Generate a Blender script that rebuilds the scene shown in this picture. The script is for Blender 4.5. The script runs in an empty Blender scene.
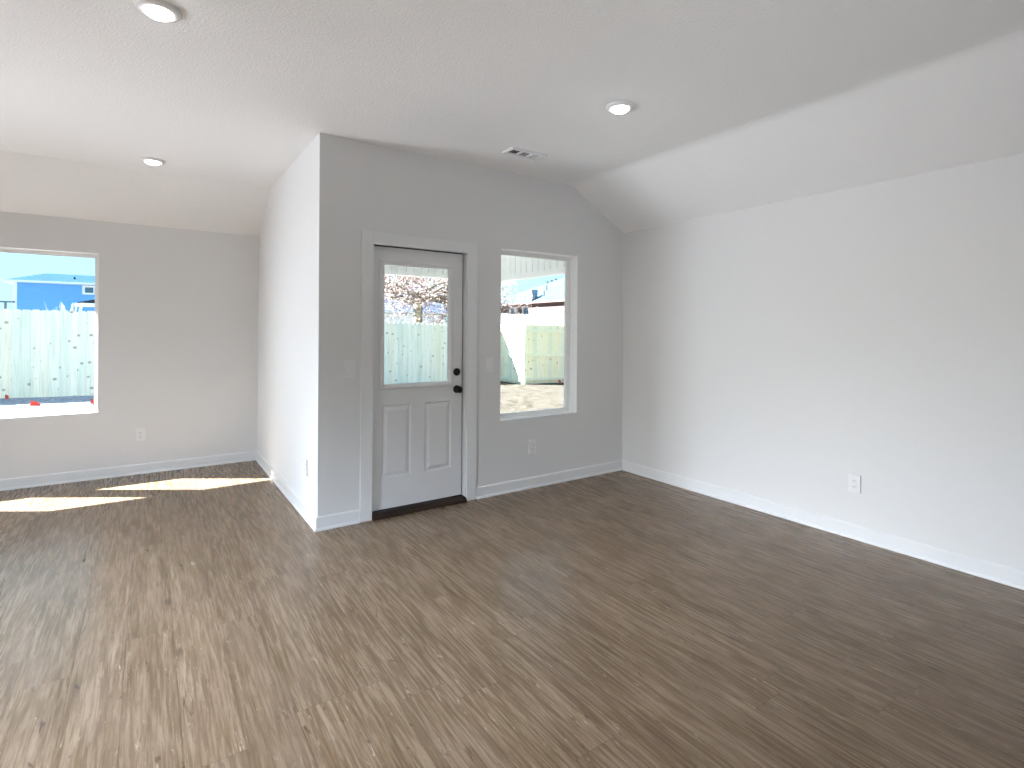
import bpy, bmesh, math, random
from mathutils import Vector, Matrix, noise
random.seed(7)
S = bpy.context.scene
COL = S.collection
PI = math.pi

# ------------------------------------------------------------------ measures of the house (metres)
XR, XS = 3.040, 2.314            # right wall, where the ceiling starts to slope to it
H, HP = 2.810, 2.430             # flat ceiling, plate height at the outer walls
YB, YS = 2.467, 1.8365           # far wall of the alcove, where the ceiling slopes to it
XW, YW = -5.0, -6.6              # left wall and rear wall (outside the picture)
BX1, BX0, BZ0, BZ1 = -1.376, -2.311, 0.624, 2.124  # alcove window in view
SUN_DIR = Vector((1.03, -0.66, -1.0))

# ------------------------------------------------------------------ camera
cam_d = bpy.data.cameras.new('camera')
cam = bpy.data.objects.new('camera', cam_d); COL.objects.link(cam); S.camera = cam
yaw, roll, f_px = 0.6012, -0.0064, 532.26
F = Vector((math.sin(yaw), math.cos(yaw), 0)); R = Vector((math.cos(yaw), -math.sin(yaw), 0)); U = Vector((0, 0, 1))
Rr = R*math.cos(roll) - U*math.sin(roll); Ur = R*math.sin(roll) + U*math.cos(roll)
M = Matrix((Rr, Ur, -F)).transposed().to_4x4()
M.translation = Vector((-0.999, -3.8702, 1.4206))
cam.matrix_world = M
cam_d.sensor_width = 36; cam_d.lens = f_px/1024*36
cam_d.shift_y = -(384-330.63)/1024
cam_d.clip_start = 0.05; cam_d.clip_end = 300

# ------------------------------------------------------------------ sky, sun, exposure
S.view_settings.view_transform = 'Standard'; S.view_settings.look = 'None'
S.view_settings.gamma = 1; S.view_settings.use_curve_mapping = False
S.view_settings.exposure = 0.0
S.cycles.max_bounces = 12; S.cycles.diffuse_bounces = 8; S.cycles.transparent_max_bounces = 16
S.cycles.use_denoising = True
S.cycles.sample_clamp_indirect = 6

W = bpy.data.worlds.new('sky'); S.world = W; W.use_nodes = True
nt = W.node_tree; nt.nodes.clear()
tc = nt.nodes.new('ShaderNodeTexCoord'); sep = nt.nodes.new('ShaderNodeSeparateXYZ')
cr = nt.nodes.new('ShaderNodeValToRGB'); bg = nt.nodes.new('ShaderNodeBackground'); out = nt.nodes.new('ShaderNodeOutputWorld')
nt.links.new(tc.outputs['Generated'], sep.inputs[0]); nt.links.new(sep.outputs['Z'], cr.inputs[0])
cr.color_ramp.elements[0].position = 0.0; cr.color_ramp.elements[0].color = (0.37, 0.70, 0.76, 1)
cr.color_ramp.elements[1].position = 0.8; cr.color_ramp.elements[1].color = (0.26, 0.47, 0.82, 1)
e = cr.color_ramp.elements.new(0.16); e.color = (0.33, 0.62, 0.76, 1)
nt.links.new(cr.outputs[0], bg.inputs[0]); bg.inputs[1].default_value = 2.1
nt.links.new(bg.outputs[0], out.inputs[0])

sun_d = bpy.data.lights.new('sun', 'SUN'); sun_d.energy = 150; sun_d.angle = 0.009; sun_d.color = (0.97, 0.98, 1.0)
sun = bpy.data.objects.new('sun', sun_d); COL.objects.link(sun)
sun.rotation_euler = SUN_DIR.to_track_quat('-Z', 'Y').to_euler(); sun.location = (-8, 8, 12)

def added_area_light(name, loc, direction, w, h, power, col=(1, 1, 1), spread=180):
    d = bpy.data.lights.new(name, 'AREA'); d.shape = 'RECTANGLE'; d.size = w; d.size_y = h
    d.energy = power; d.color = col; d.spread = math.radians(spread)
    o = bpy.data.objects.new(name, d); COL.objects.link(o); o.location = loc
    o.rotation_euler = Vector(direction).to_track_quat('-Z', 'Z').to_euler()
    return o
# added fill lamps at unseen left and rear windows, aimed to brighten the room
COOL = (0.90, 0.97, 1.06)
BLUER, NEUTRAL = (0.82, 0.97, 1.19), (1.00, 0.97, 0.93)
def beam(name, loc, target, w, h, power, spread, col=COOL):
    return added_area_light(name, loc, Vector(target)-Vector(loc), w, h, power, col, spread)
beam('low_fill_alcove', (XW-0.065, 1.05, 1.70), (0.2, 0.9, 0.1), 1.70, 0.80, 14, 50)
beam('low_fill_side', (XW-0.065, -3.3, 1.70), (3.0, -2.0, 0.0), 1.70, 0.80, 17, 45, NEUTRAL)
beam('steep_fill_side', (XW-0.068, -3.3, 1.70), (-2.5, -2.2, 0.0), 1.70, 0.80, 45, 45, BLUER)
beam('steep_fill_alcove', (XW-0.068, 1.05, 1.70), (-2.0, -0.6, 0.0), 1.70, 0.80, 60, 45, BLUER)
beam('steep_fill_rear', (-1.2, YW-0.068, 1.70), (-1.6, -2.6, 0.0), 1.70, 0.80, 19, 45, BLUER)
beam('up_fill_alcove', (XW-0.06, 1.05, 0.60), (1.3, -1.0, 2.8), 1.70, 0.90, 22, 60)
beam('up_fill_rear', (-1.2, YW-0.06, 0.60), (0.9, -3.0, 2.8), 1.70, 0.90, 6, 50)

# ------------------------------------------------------------------ materials
def mat(name, col, rough=0.6, bump=None, spec=0.4, metal=0.0, var=None):
    m = bpy.data.materials.new(name); m.use_nodes = True
    n = m.node_tree.nodes; l = m.node_tree.links
    b = n['Principled BSDF']
    b.inputs['Base Color'].default_value = (*col, 1); b.inputs['Roughness'].default_value = rough
    b.inputs['Specular IOR Level'].default_value = spec; b.inputs['Metallic'].default_value = metal
    if bump or var:
        t = n.new('ShaderNodeTexCoord')
    if bump:
        s, st, dist = bump
        z = n.new('ShaderNodeTexNoise'); z.inputs['Scale'].default_value = s; z.inputs['Detail'].default_value = 3
        bp = n.new('ShaderNodeBump'); bp.inputs['Strength'].default_value = st; bp.inputs['Distance'].default_value = dist
        l.new(t.outputs['Object'], z.inputs['Vector']); l.new(z.outputs['Fac'], bp.inputs['Height']); l.new(bp.outputs[0], b.inputs['Normal'])
    if var:
        s, c2, lo, hi = var
        z = n.new('ShaderNodeTexNoise'); z.inputs['Scale'].default_value = s; z.inputs['Detail'].default_value = 6
        r = n.new('ShaderNodeValToRGB'); r.color_ramp.elements[0].position = lo; r.color_ramp.elements[1].position = hi
        r.color_ramp.elements[0].color = (*col, 1); r.color_ramp.elements[1].color = (*c2, 1)
        l.new(t.outputs['Object'], z.inputs['Vector']); l.new(z.outputs['Fac'], r.inputs[0]); l.new(r.outputs[0], b.inputs['Base Color'])
    return m

WALL = mat('wall_paint', (0.706, 0.705, 0.703), 0.65, (120, 0.30, 0.004), 0.3)
CEIL = mat('ceiling_paint', (0.90, 0.90, 0.90), 0.8, (85, 0.55, 0.006), 0.2)
TRIM = mat('trim_paint', (0.745, 0.75, 0.755), 0.32, None, 0.5)
DOORP = mat('door_paint', (0.73, 0.73, 0.735), 0.38, None, 0.5)
VINYL = mat('window_vinyl', (0.88, 0.88, 0.88), 0.35, None, 0.5)
LIT_LINING = mat('lit_return_white', (0.90, 0.90, 0.90), 0.5)  # paler than the walls, outside light on the returns put into the colour
PLASTIC = mat('plate_plastic', (0.76, 0.76, 0.76), 0.3, None, 0.5)
SLOT = mat('socket_slot', (0.05, 0.05, 0.05), 0.6)
BRONZE = mat('dark_bronze', (0.030, 0.026, 0.022), 0.28, None, 0.6, 0.85)
SEAL = mat('weatherstrip_rubber', (0.012, 0.012, 0.012), 0.7)
THRESH = mat('threshold_wood', (0.014, 0.007, 0.004), 0.5, None, 0.3, 0, (6, (0.026, 0.012, 0.007), 0.35, 0.65))
GRILLE = mat('vent_metal', (0.82, 0.82, 0.82), 0.4)
DUCT_SHADE = mat('duct_shade', (0.03, 0.03, 0.03), 0.8)
STUCCO = mat('exterior_siding_paint', (0.92, 0.935, 0.92), 0.7)
CONC = mat('concrete', (0.32, 0.31, 0.29), 0.8, (40, 0.3, 0.01))

def emit(name, col, st):
    m = bpy.data.materials.new(name); m.use_nodes = True; n = m.node_tree.nodes; n.clear()
    e = n.new('ShaderNodeEmission'); e.inputs[0].default_value = (*col, 1); e.inputs[1].default_value = st
    o = n.new('ShaderNodeOutputMaterial'); m.node_tree.links.new(e.outputs[0], o.inputs[0]); return m
LENS = emit('lamp_lens', (1, 1, 1), 30)

def glass():
    m = bpy.data.materials.new('window_glass'); m.use_nodes = True; n = m.node_tree.nodes; n.clear(); l = m.node_tree.links
    t = n.new('ShaderNodeBsdfTransparent'); t.inputs[0].default_value = (0.97, 0.99, 0.985, 1)
    g = n.new('ShaderNodeBsdfGlossy'); g.inputs['Roughness'].default_value = 0.0
    fr = n.new('ShaderNodeFresnel'); fr.inputs[0].default_value = 1.45
    mul = n.new('ShaderNodeMath'); mul.operation = 'MULTIPLY'; mul.inputs[1].default_value = 0.5
    mx = n.new('ShaderNodeMixShader'); o = n.new('ShaderNodeOutputMaterial')
    l.new(fr.outputs[0], mul.inputs[0]); l.new(mul.outputs[0], mx.inputs[0]); l.new(t.outputs[0], mx.inputs[1]); l.new(g.outputs[0], mx.inputs[2]); l.new(mx.outputs[0], o.inputs[0])
    return m
GLASS = glass()

class NG:
    """small helper for node graphs"""
    def __init__(s, m): s.n = m.node_tree.nodes; s.l = m.node_tree.links
    def put(s, sock, v):
        if isinstance(v, (int, float)): sock.default_value = v
        elif isinstance(v, tuple): sock.default_value = v
        else: s.l.new(v, sock)
    def math(s, op, a, b=0.0, c=None):
        x = s.n.new('ShaderNodeMath'); x.operation = op; s.put(x.inputs[0], a); s.put(x.inputs[1], b)
        if c is not None: s.put(x.inputs[2], c)
        return x.outputs[0]
    def comb(s, x, y, z):
        c = s.n.new('ShaderNodeCombineXYZ'); s.put(c.inputs[0], x); s.put(c.inputs[1], y); s.put(c.inputs[2], z); return c.outputs[0]
    def noise(s, vec, scale, detail=4, rough=0.55, dist=0.0):
        z = s.n.new('ShaderNodeTexNoise'); s.l.new(vec, z.inputs['Vector']); z.inputs['Scale'].default_value = scale
        z.inputs['Detail'].default_value = detail; z.inputs['Roughness'].default_value = rough; z.inputs['Distortion'].default_value = dist
        return z.outputs['Fac']
    def rnd(s, vec):
        z = s.n.new('ShaderNodeTexWhiteNoise'); z.noise_dimensions = '3D'; s.l.new(vec, z.inputs['Vector']); return z.outputs['Value']
    def ramp(s, f, stops):
        r = s.n.new('ShaderNodeValToRGB'); s.l.new(f, r.inputs[0]); el = r.color_ramp.elements
        while len(el) < len(stops): el.new(0.5)
        for i, (p, c) in enumerate(stops):
            el[i].position = p; el[i].color = (*c, 1) if len(c) == 3 else c
        return r.outputs[0]
    def mix(s, f, a, b, mode='MIX'):
        x = s.n.new('ShaderNodeMix'); x.data_type = 'RGBA'; x.blend_type = mode
        s.put(x.inputs[0], f)
        for i, v in ((6, a), (7, b)):
            if isinstance(v, tuple): x.inputs[i].default_value = v if len(v) == 4 else (*v, 1)
            else: s.l.new(v, x.inputs[i])
        return x.outputs[2]
    def bump(s, h, st, d):
        b = s.n.new('ShaderNodeBump'); b.inputs['Strength'].default_value = st; b.inputs['Distance'].default_value = d; s.l.new(h, b.inputs['Height']); return b.outputs[0]

def floor_material():
    m = bpy.data.materials.new('vinyl_plank_oak'); m.use_nodes = True; g = NG(m); b = g.n['Principled BSDF']
    t = g.n.new('ShaderNodeTexCoord'); sp = g.n.new('ShaderNodeSeparateXYZ'); g.l.new(t.outputs['Object'], sp.inputs[0])
    x, y = sp.outputs[0], sp.outputs[1]
    pw, pl = 0.178, 1.22
    u = g.math('DIVIDE', x, pw); row = g.math('FLOOR', u); fu = g.math('FRACT', u)
    off = g.rnd(g.comb(row, 3.7, 0.0)); v = g.math('ADD', g.math('DIVIDE', y, pl), g.math('MULTIPLY', off, 5.0))
    cell = g.math('FLOOR', v); fv = g.math('FRACT', v)
    pid = g.rnd(g.comb(row, cell, 1.3)); pid2 = g.rnd(g.comb(row, cell, 8.1))
    # grain, stretched along the plank and shifted for each plank
    gx = g.math('ADD', x, g.math('MULTIPLY', pid, 9.0)); gy = g.math('ADD', y, g.math('MULTIPLY', pid2, 17.0))
    fine = g.noise(g.comb(g.math('MULTIPLY', gx, 95.0), g.math('MULTIPLY', gy, 4.2), pid), 1.0, 5, 0.62, 0.4)
    wide = g.noise(g.comb(g.math('MULTIPLY', gx, 16.0), g.math('MULTIPLY', gy, 1.5), pid2), 1.0, 4, 0.6, 1.1)
    patch = g.noise(g.comb(g.math('MULTIPLY', gx, 6.0), g.math('MULTIPLY', gy, 1.7), pid), 1.0, 2, 0.5, 0.6)
    arch = g.noise(g.comb(g.math('MULTIPLY', gx, 2.6), g.math('MULTIPLY', gy, 0.8), pid2), 1.0, 1, 0.5, 0.2)
    hair = g.noise(g.comb(g.math('MULTIPLY', gx, 190.0), g.math('MULTIPLY', gy, 6.0), pid2), 1.0, 3, 0.6, 0.6)
    flake = g.noise(g.comb(g.math('MULTIPLY', gx, 44.0), g.math('MULTIPLY', gy, 7.0), g.math('ADD', pid, 4.0)), 1.0, 5, 0.7, 1.2)
    tick = g.noise(g.comb(g.math('MULTIPLY', gx, 38.0), g.math('MULTIPLY', gy, 9.0), pid2), 1.0, 3, 0.6, 0.8)
    c = g.ramp(wide, [(0.26, (0.102, 0.063, 0.032)), (0.42, (0.170, 0.114, 0.066)), (0.58, (0.220, 0.153, 0.096)), (0.78, (0.302, 0.222, 0.150))])
    c = g.mix(g.math('MULTIPLY', g.ramp(fine, [(0.36, (1, 1, 1)), (0.50, (0, 0, 0))]), 0.60), c, (0.080, 0.052, 0.028))
    ringc = g.math('PINGPONG', g.math('ADD', g.math('MULTIPLY', gx, 30.0), g.math('MULTIPLY', arch, 8.0)), 0.5)
    c = g.mix(g.math('MULTIPLY', g.ramp(ringc, [(0.0, (1, 1, 1)), (0.14, (0, 0, 0))]), 0.34), c, (0.085, 0.055, 0.030))
    c = g.mix(g.math('MULTIPLY', g.ramp(fine, [(0.56, (0, 0, 0)), (0.70, (1, 1, 1))]), 0.40), c, (0.45, 0.36, 0.275))
    c = g.mix(g.math('MULTIPLY', g.ramp(hair, [(0.57, (0, 0, 0)), (0.66, (1, 1, 1))]), 0.38), c, (0.075, 0.048, 0.026))
    c = g.mix(g.math('MULTIPLY', g.ramp(tick, [(0.655, (0, 0, 0)), (0.70, (1, 1, 1))]), 0.85), c, (0.050, 0.032, 0.018))
    c = g.mix(g.math('MULTIPLY', g.ramp(flake, [(0.63, (0, 0, 0)), (0.68, (1, 1, 1))]), 0.62), c, (0.62, 0.53, 0.41))
    c = g.mix(g.math('MULTIPLY', g.ramp(patch, [(0.40, (0, 0, 0)), (0.75, (1, 1, 1))]), 0.35), c, (0.225, 0.155, 0.112))
    vk = g.n.new('ShaderNodeTexVoronoi'); vk.inputs['Scale'].default_value = 1.0
    g.l.new(g.comb(g.math('MULTIPLY', gx, 5.0), g.math('MULTIPLY', gy, 1.9), pid), vk.inputs['Vector'])
    c = g.mix(g.math('MULTIPLY', g.ramp(vk.outputs['Distance'], [(0.03, (1, 1, 1)), (0.10, (0, 0, 0))]), 0.7), c, (0.040, 0.026, 0.015))   # knots
    tint = g.ramp(pid, [(0.0, (0.93, 0.925, 0.92)), (0.5, (1.0, 1.0, 1.0)), (1.0, (1.06, 1.055, 1.05))])
    c = g.mix(1.0, c, tint, 'MULTIPLY')
    # seams between planks
    ex = g.math('MULTIPLY', g.math('MINIMUM', fu, g.math('SUBTRACT', 1.0, fu)), pw)
    ey = g.math('MULTIPLY', g.math('MINIMUM', fv, g.math('SUBTRACT', 1.0, fv)), pl)
    ed = g.math('MINIMUM', ex, ey)
    seam = g.ramp(ed, [(0.0, (1, 1, 1)), (0.0022, (0, 0, 0))])
    c = g.mix(g.math('MULTIPLY', seam, 0.38), c, (0.055, 0.037, 0.024))
    g.l.new(c, b.inputs['Base Color'])
    b.inputs['IOR'].default_value = 1.32
    g.l.new(g.math('ADD', g.math('MULTIPLY', fine, 0.26), 0.14), b.inputs['Roughness'])
    b.inputs['Specular IOR Level'].default_value = 0.5
    h = g.math('SUBTRACT', g.math('MULTIPLY', fine, 0.5), g.math('MULTIPLY', seam, 0.8))
    g.l.new(g.bump(h, 0.30, 0.0016), b.inputs['Normal'])
    return m
FLOOR = floor_material()

def wood_fence(name, c1, c2, knot):
    m = bpy.data.materials.new(name); m.use_nodes = True; g = NG(m); b = g.n['Principled BSDF']
    t = g.n.new('ShaderNodeTexCoord'); sp = g.n.new('ShaderNodeSeparateXYZ'); g.l.new(t.outputs['Object'], sp.inputs[0])
    geo = g.n.new('ShaderNodeNewGeometry'); isl = geo.outputs['Random Per Island']
    sh = g.math('MULTIPLY', isl, 31.0)
    x = g.math('ADD', g.math('ADD', sp.outputs[0], sp.outputs[1]), sh); z = g.math('ADD', sp.outputs[2], sh)
    grain = g.noise(g.comb(g.math('MULTIPLY', x, 26.0), sh, g.math('MULTIPLY', z, 1.3)), 1.0, 4, 0.6, 0.7)
    c = g.ramp(grain, [(0.34, c2), (0.60, c1)])
    c = g.mix(1.0, c, g.ramp(isl, [(0.0, (0.84, 0.88, 0.86)), (0.5, (1, 1, 1)), (1.0, (0.98, 0.93, 0.85))]), 'MULTIPLY')
    vor = g.n.new('ShaderNodeTexVoronoi'); vor.inputs['Scale'].default_value = 1.0; vor.feature = 'F1'
    g.l.new(g.comb(g.math('MULTIPLY', x, 4.6), sh, g.math('MULTIPLY', z, 5.4)), vor.inputs['Vector'])
    k = g.ramp(vor.outputs['Distance'], [(0.10, (1, 1, 1)), (0.20, (0, 0, 0))])
    c = g.mix(g.math('MULTIPLY', k, 0.80), c, knot)
    g.l.new(c, b.inputs['Base Color']); b.inputs['Roughness'].default_value = 0.8; b.inputs['Specular IOR Level'].default_value = 0.2
    return m
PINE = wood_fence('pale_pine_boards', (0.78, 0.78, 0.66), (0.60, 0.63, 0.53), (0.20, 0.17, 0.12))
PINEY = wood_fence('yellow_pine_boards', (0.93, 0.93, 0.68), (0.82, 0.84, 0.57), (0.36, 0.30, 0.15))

def ground_material():
    m = bpy.data.materials.new('straw_lawn_and_dirt'); m.use_nodes = True; g = NG(m); b = g.n['Principled BSDF']
    t = g.n.new('ShaderNodeTexCoord'); v = t.outputs['Object']
    a = g.noise(v, 5.0, 8, 0.7); d = g.noise(v, 22.0, 5, 0.7)
    c = g.ramp(a, [(0.36, (0.018, 0.015, 0.011)), (0.47, (0.042, 0.038, 0.031)), (0.60, (0.056, 0.051, 0.043))])
    c = g.mix(g.math('MULTIPLY', g.ramp(d, [(0.40, (1, 1, 1)), (0.50, (0, 0, 0))]), 0.75), c, (0.016, 0.012, 0.008))
    sp = g.n.new('ShaderNodeSeparateXYZ'); g.l.new(v, sp.inputs[0])
    gr = g.ramp(d, [(0.36, (0.030, 0.032, 0.036)), (0.50, (0.056, 0.058, 0.063)), (0.64, (0.080, 0.081, 0.085))])
    edge = g.math('ADD', sp.outputs[0], g.math('MULTIPLY', a, 1.5))
    c = g.mix(g.ramp(edge, [(0.9, (1, 1, 1)), (1.0, (0, 0, 0))]), c, gr)     # bare gravelly dirt on the left, straw on the right
    shade_lift = g.ramp(d, [(0.34, (0.10, 0.105, 0.12)), (0.50, (0.33, 0.335, 0.36)), (0.64, (0.55, 0.55, 0.57))])
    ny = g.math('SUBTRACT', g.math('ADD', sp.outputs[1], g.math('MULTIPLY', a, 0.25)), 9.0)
    lift_mask = g.math('MULTIPLY', g.ramp(g.math('MULTIPLY', ny, 0.5), [(0.06, (0, 0, 0)), (0.08, (1, 1, 1)), (0.66, (1, 1, 1)), (0.68, (0, 0, 0))]), g.ramp(g.math('MULTIPLY', edge, 0.125), [(0.86, (1, 1, 1)), (0.88, (0, 0, 0))]))
    c = g.mix(lift_mask, c, shade_lift)                                            # shaded strip by the back fence painted paler, light put into the colour
    g.l.new(c, b.inputs['Base Color']); b.inputs['Roughness'].default_value = 1.0; b.inputs['Specular IOR Level'].default_value = 0.0
    g.l.new(g.bump(d, 0.8, 0.05), b.inputs['Normal'])
    return m
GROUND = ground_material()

def siding_material(name, col, pitch):
    m = bpy.data.materials.new(name); m.use_nodes = True; g = NG(m); b = g.n['Principled BSDF']
    t = g.n.new('ShaderNodeTexCoord'); sp = g.n.new('ShaderNodeSeparateXYZ'); g.l.new(t.outputs['Object'], sp.inputs[0])
    fz = g.math('FRACT', g.math('DIVIDE', sp.outputs[2], pitch))
    g.l.new(g.bump(fz, 1.0, 0.02), b.inputs['Normal'])
    b.inputs['Base Color'].default_value = (*col, 1); b.inputs['Roughness'].default_value = 0.7
    return m
BLUE = siding_material('blue_lap_siding', (0.115, 0.34, 0.70), 0.2)

def shingle_material(name, c1, c2):
    m = bpy.data.materials.new(name); m.use_nodes = True; g = NG(m); b = g.n['Principled BSDF']
    t = g.n.new('ShaderNodeTexCoord')
    br = g.n.new('ShaderNodeTexBrick'); br.inputs['Scale'].default_value = 1.0
    br.inputs['Color1'].default_value = (*c1, 1); br.inputs['Color2'].default_value = (*c2, 1); br.inputs['Mortar'].default_value = tuple(x*0.7 for x in c2)+(1,)
    br.inputs['Brick Width'].default_value = 0.5; br.inputs['Row Height'].default_value = 0.2; br.inputs['Mortar Size'].default_value = 0.012
    g.l.new(t.outputs['Object'], br.inputs['Vector']); g.l.new(br.outputs[0], b.inputs['Base Color']); b.inputs['Roughness'].default_value = 1.0
    b.inputs['Specular IOR Level'].default_value = 0.0
    return m
SHB = shingle_material('blue_grey_shingles', (0.0150, 0.034, 0.052), (0.012, 0.028, 0.044))
SHG = shingle_material('light_grey_shingles', (0.029, 0.046, 0.054), (0.025, 0.040, 0.048))
SHD = shingle_material('dark_shingles', (0.030, 0.038, 0.050), (0.02, 0.026, 0.035))
SHV = shingle_material('lavender_shingles', (0.052, 0.064, 0.092), (0.040, 0.052, 0.080))

def brick_material():
    m = bpy.data.materials.new('red_brick'); m.use_nodes = True; g = NG(m); b = g.n['Principled BSDF']
    t = g.n.new('ShaderNodeTexCoord'); sp = g.n.new('ShaderNodeSeparateXYZ'); g.l.new(t.outputs['Object'], sp.inputs[0])
    br = g.n.new('ShaderNodeTexBrick'); br.inputs['Scale'].default_value = 1.0
    br.inputs['Color1'].default_value = (0.100, 0.048, 0.044, 1); br.inputs['Color2'].default_value = (0.080, 0.040, 0.037, 1); br.inputs['Mortar'].default_value = (0.065, 0.055, 0.053, 1)
    br.inputs['Brick Width'].default_value = 0.22; br.inputs['Row Height'].default_value = 0.075; br.inputs['Mortar Size'].default_value = 0.008
    g.l.new(g.comb(g.math('ADD', sp.outputs[0], sp.outputs[1]), sp.outputs[2], 0.0), br.inputs['Vector'])
    g.l.new(br.outputs[0], b.inputs['Base Color']); b.inputs['Roughness'].default_value = 0.9; b.inputs['Specular IOR Level'].default_value = 0.1
    return m
BRICK = brick_material()
WHITEP = mat('white_exterior_paint', (0.75, 0.77, 0.76), 0.7)
PANE = mat('far_window_pane', (0.03, 0.09, 0.16), 0.1, None, 0.6)
BARK = mat('tree_bark', (0.10, 0.088, 0.075), 0.95, (30, 0.6, 0.03), 0.1, 0, (9, (0.20, 0.18, 0.155), 0.4, 0.6))
TWIG = mat('tree_twigs', (0.19, 0.145, 0.135), 0.9)
LEAFR = mat('dry_leaves', (0.20, 0.125, 0.10), 0.8, None, 0.2, 0, (3, (0.13, 0.12, 0.12), 0.4, 0.6))
PALETWIG = mat('pale_twigs', (0.42, 0.46, 0.50), 0.9)
REDF = mat('red_flag_plastic', (0.55, 0.035, 0.015), 0.5)
GREYM = mat('grey_rail_metal', (0.10, 0.12, 0.16), 0.5)
WIRE = mat('steel_wire', (0.3, 0.3, 0.3), 0.4, None, 0.5, 0.8)

# ------------------------------------------------------------------ mesh helpers
class MB:
    def __init__(s): s.bm = bmesh.new()
    def box(s, x0, x1, y0, y1, z0, z1):
        v = [s.bm.verts.new(p) for p in ((x0,y0,z0),(x1,y0,z0),(x1,y1,z0),(x0,y1,z0),(x0,y0,z1),(x1,y0,z1),(x1,y1,z1),(x0,y1,z1))]
        for q in ((0,3,2,1),(4,5,6,7),(0,1,5,4),(1,2,6,5),(2,3,7,6),(3,0,4,7)): s.bm.faces.new([v[i] for i in q])
        return s
    def prism(s, pts, a, b):
        """pts: list of 3D points (closed polygon) swept by the vector from a to b"""
        d0, d1 = Vector(a), Vector(b)
        A = [s.bm.verts.new(Vector(p)+d0) for p in pts]; B = [s.bm.verts.new(Vector(p)+d1) for p in pts]
        n = len(pts)
        s.bm.faces.new(A[::-1]); s.bm.faces.new(B)
        for i in range(n): s.bm.faces.new((A[i], A[(i+1)%n], B[(i+1)%n], B[i]))
        return s
    def face(s, pts): s.bm.faces.new([s.bm.verts.new(p) for p in pts]); return s
    def tube(s, pts, rads, n=8, cap=True):
        rings = []
        prev = None
        for i, p in enumerate(pts):
            p = Vector(p)
            d = (Vector(pts[min(i+1, len(pts)-1)]) - Vector(pts[max(i-1, 0)])).normalized()
            up = prev if prev is not None else (Vector((0,0,1)) if abs(d.z) < 0.9 else Vector((1,0,0)))
            a = d.cross(up)
            if a.length < 1e-4: a = d.cross(Vector((0,1,0)))
            a.normalize(); b2 = a.cross(d).normalized(); prev = b2
            rings.append([s.bm.verts.new(p + (a*math.cos(2*PI*k/n) + b2*math.sin(2*PI*k/n))*rads[i]) for k in range(n)])
        for r0, r1 in zip(rings, rings[1:]):
            for k in range(n): s.bm.faces.new((r0[k], r0[(k+1)%n], r1[(k+1)%n], r1[k]))
        if cap: s.bm.faces.new(rings[0][::-1]); s.bm.faces.new(rings[-1])
        return s
    def lathe(s, prof, c, axis, n=32):
        """prof: (radius, height along axis) from c"""
        ax = Vector(axis).normalized(); a = ax.orthogonal().normalized(); b2 = ax.cross(a); c = Vector(c)
        rings = []
        for r, h in prof:
            if r < 1e-6: rings.append([s.bm.verts.new(c+ax*h)])
            else: rings.append([s.bm.verts.new(c+ax*h+(a*math.cos(2*PI*k/n)+b2*math.sin(2*PI*k/n))*r) for k in range(n)])
        for r0, r1 in zip(rings, rings[1:]):
            for k in range(n):
                k2 = (k+1) % n
                if len(r0) == 1 and len(r1) == 1: continue
                if len(r0) == 1: s.bm.faces.new((r0[0], r1[k2], r1[k]))
                elif len(r1) == 1: s.bm.faces.new((r0[k], r0[k2], r1[0]))
                else: s.bm.faces.new((r0[k], r0[k2], r1[k2], r1[k]))
        return s
    def build(s, name, m, parent=None, smooth=False, bevel=0.0, seg=2):
        bmesh.ops.recalc_face_normals(s.bm, faces=s.bm.faces)
        org = wloc(parent) if parent else Vector((0, 0, 0))
        if parent: bmesh.ops.translate(s.bm, verts=s.bm.verts, vec=-org)
        me = bpy.data.meshes.new(name); s.bm.to_mesh(me); s.bm.free()
        me.materials.append(m)
        if smooth:
            for p in me.polygons: p.use_smooth = True
        o = bpy.data.objects.new(name, me); COL.objects.link(o)
        if parent: o.parent = parent
        if bevel:
            b = o.modifiers.new('bevel', 'BEVEL'); b.width = bevel; b.segments = seg; b.limit_method = 'ANGLE'; b.angle_limit = 0.6
        return o
def wloc(o):
    v = Vector((0, 0, 0))
    while o: v += o.location; o = o.parent
    return v
def tag(o, label=None, cat=None, group=None, kind=None):
    if label: o['label'] = label
    if cat: o['category'] = cat
    if group: o['group'] = group
    if kind: o['kind'] = kind
    return o
def empty(name, loc, label, cat, group=None, kind=None):
    o = bpy.data.objects.new(name, None); COL.objects.link(o); o.location = loc; o.empty_display_size = 0.1
    return tag(o, label, cat, group, kind)
def copy_tree(o, loc=None, parent=None):
    c = o.copy(); COL.objects.link(c)
    if parent: c.parent = parent
    if loc is not None: c.location = loc
    for ch in list(o.children): copy_tree(ch, None, c)
    return c

# ------------------------------------------------------------------ setting: floor, ceiling, walls
tag(MB().box(XW-0.05, XR+0.05, YW-0.05, 0.02, -0.10, 0).box(XW-0.05, 0.02, 0.02, YB+0.05, -0.10, 0).build('floor', FLOOR),
    'brown grey oak look plank floor running through the room and the alcove', 'floor', None, 'structure')

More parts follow.
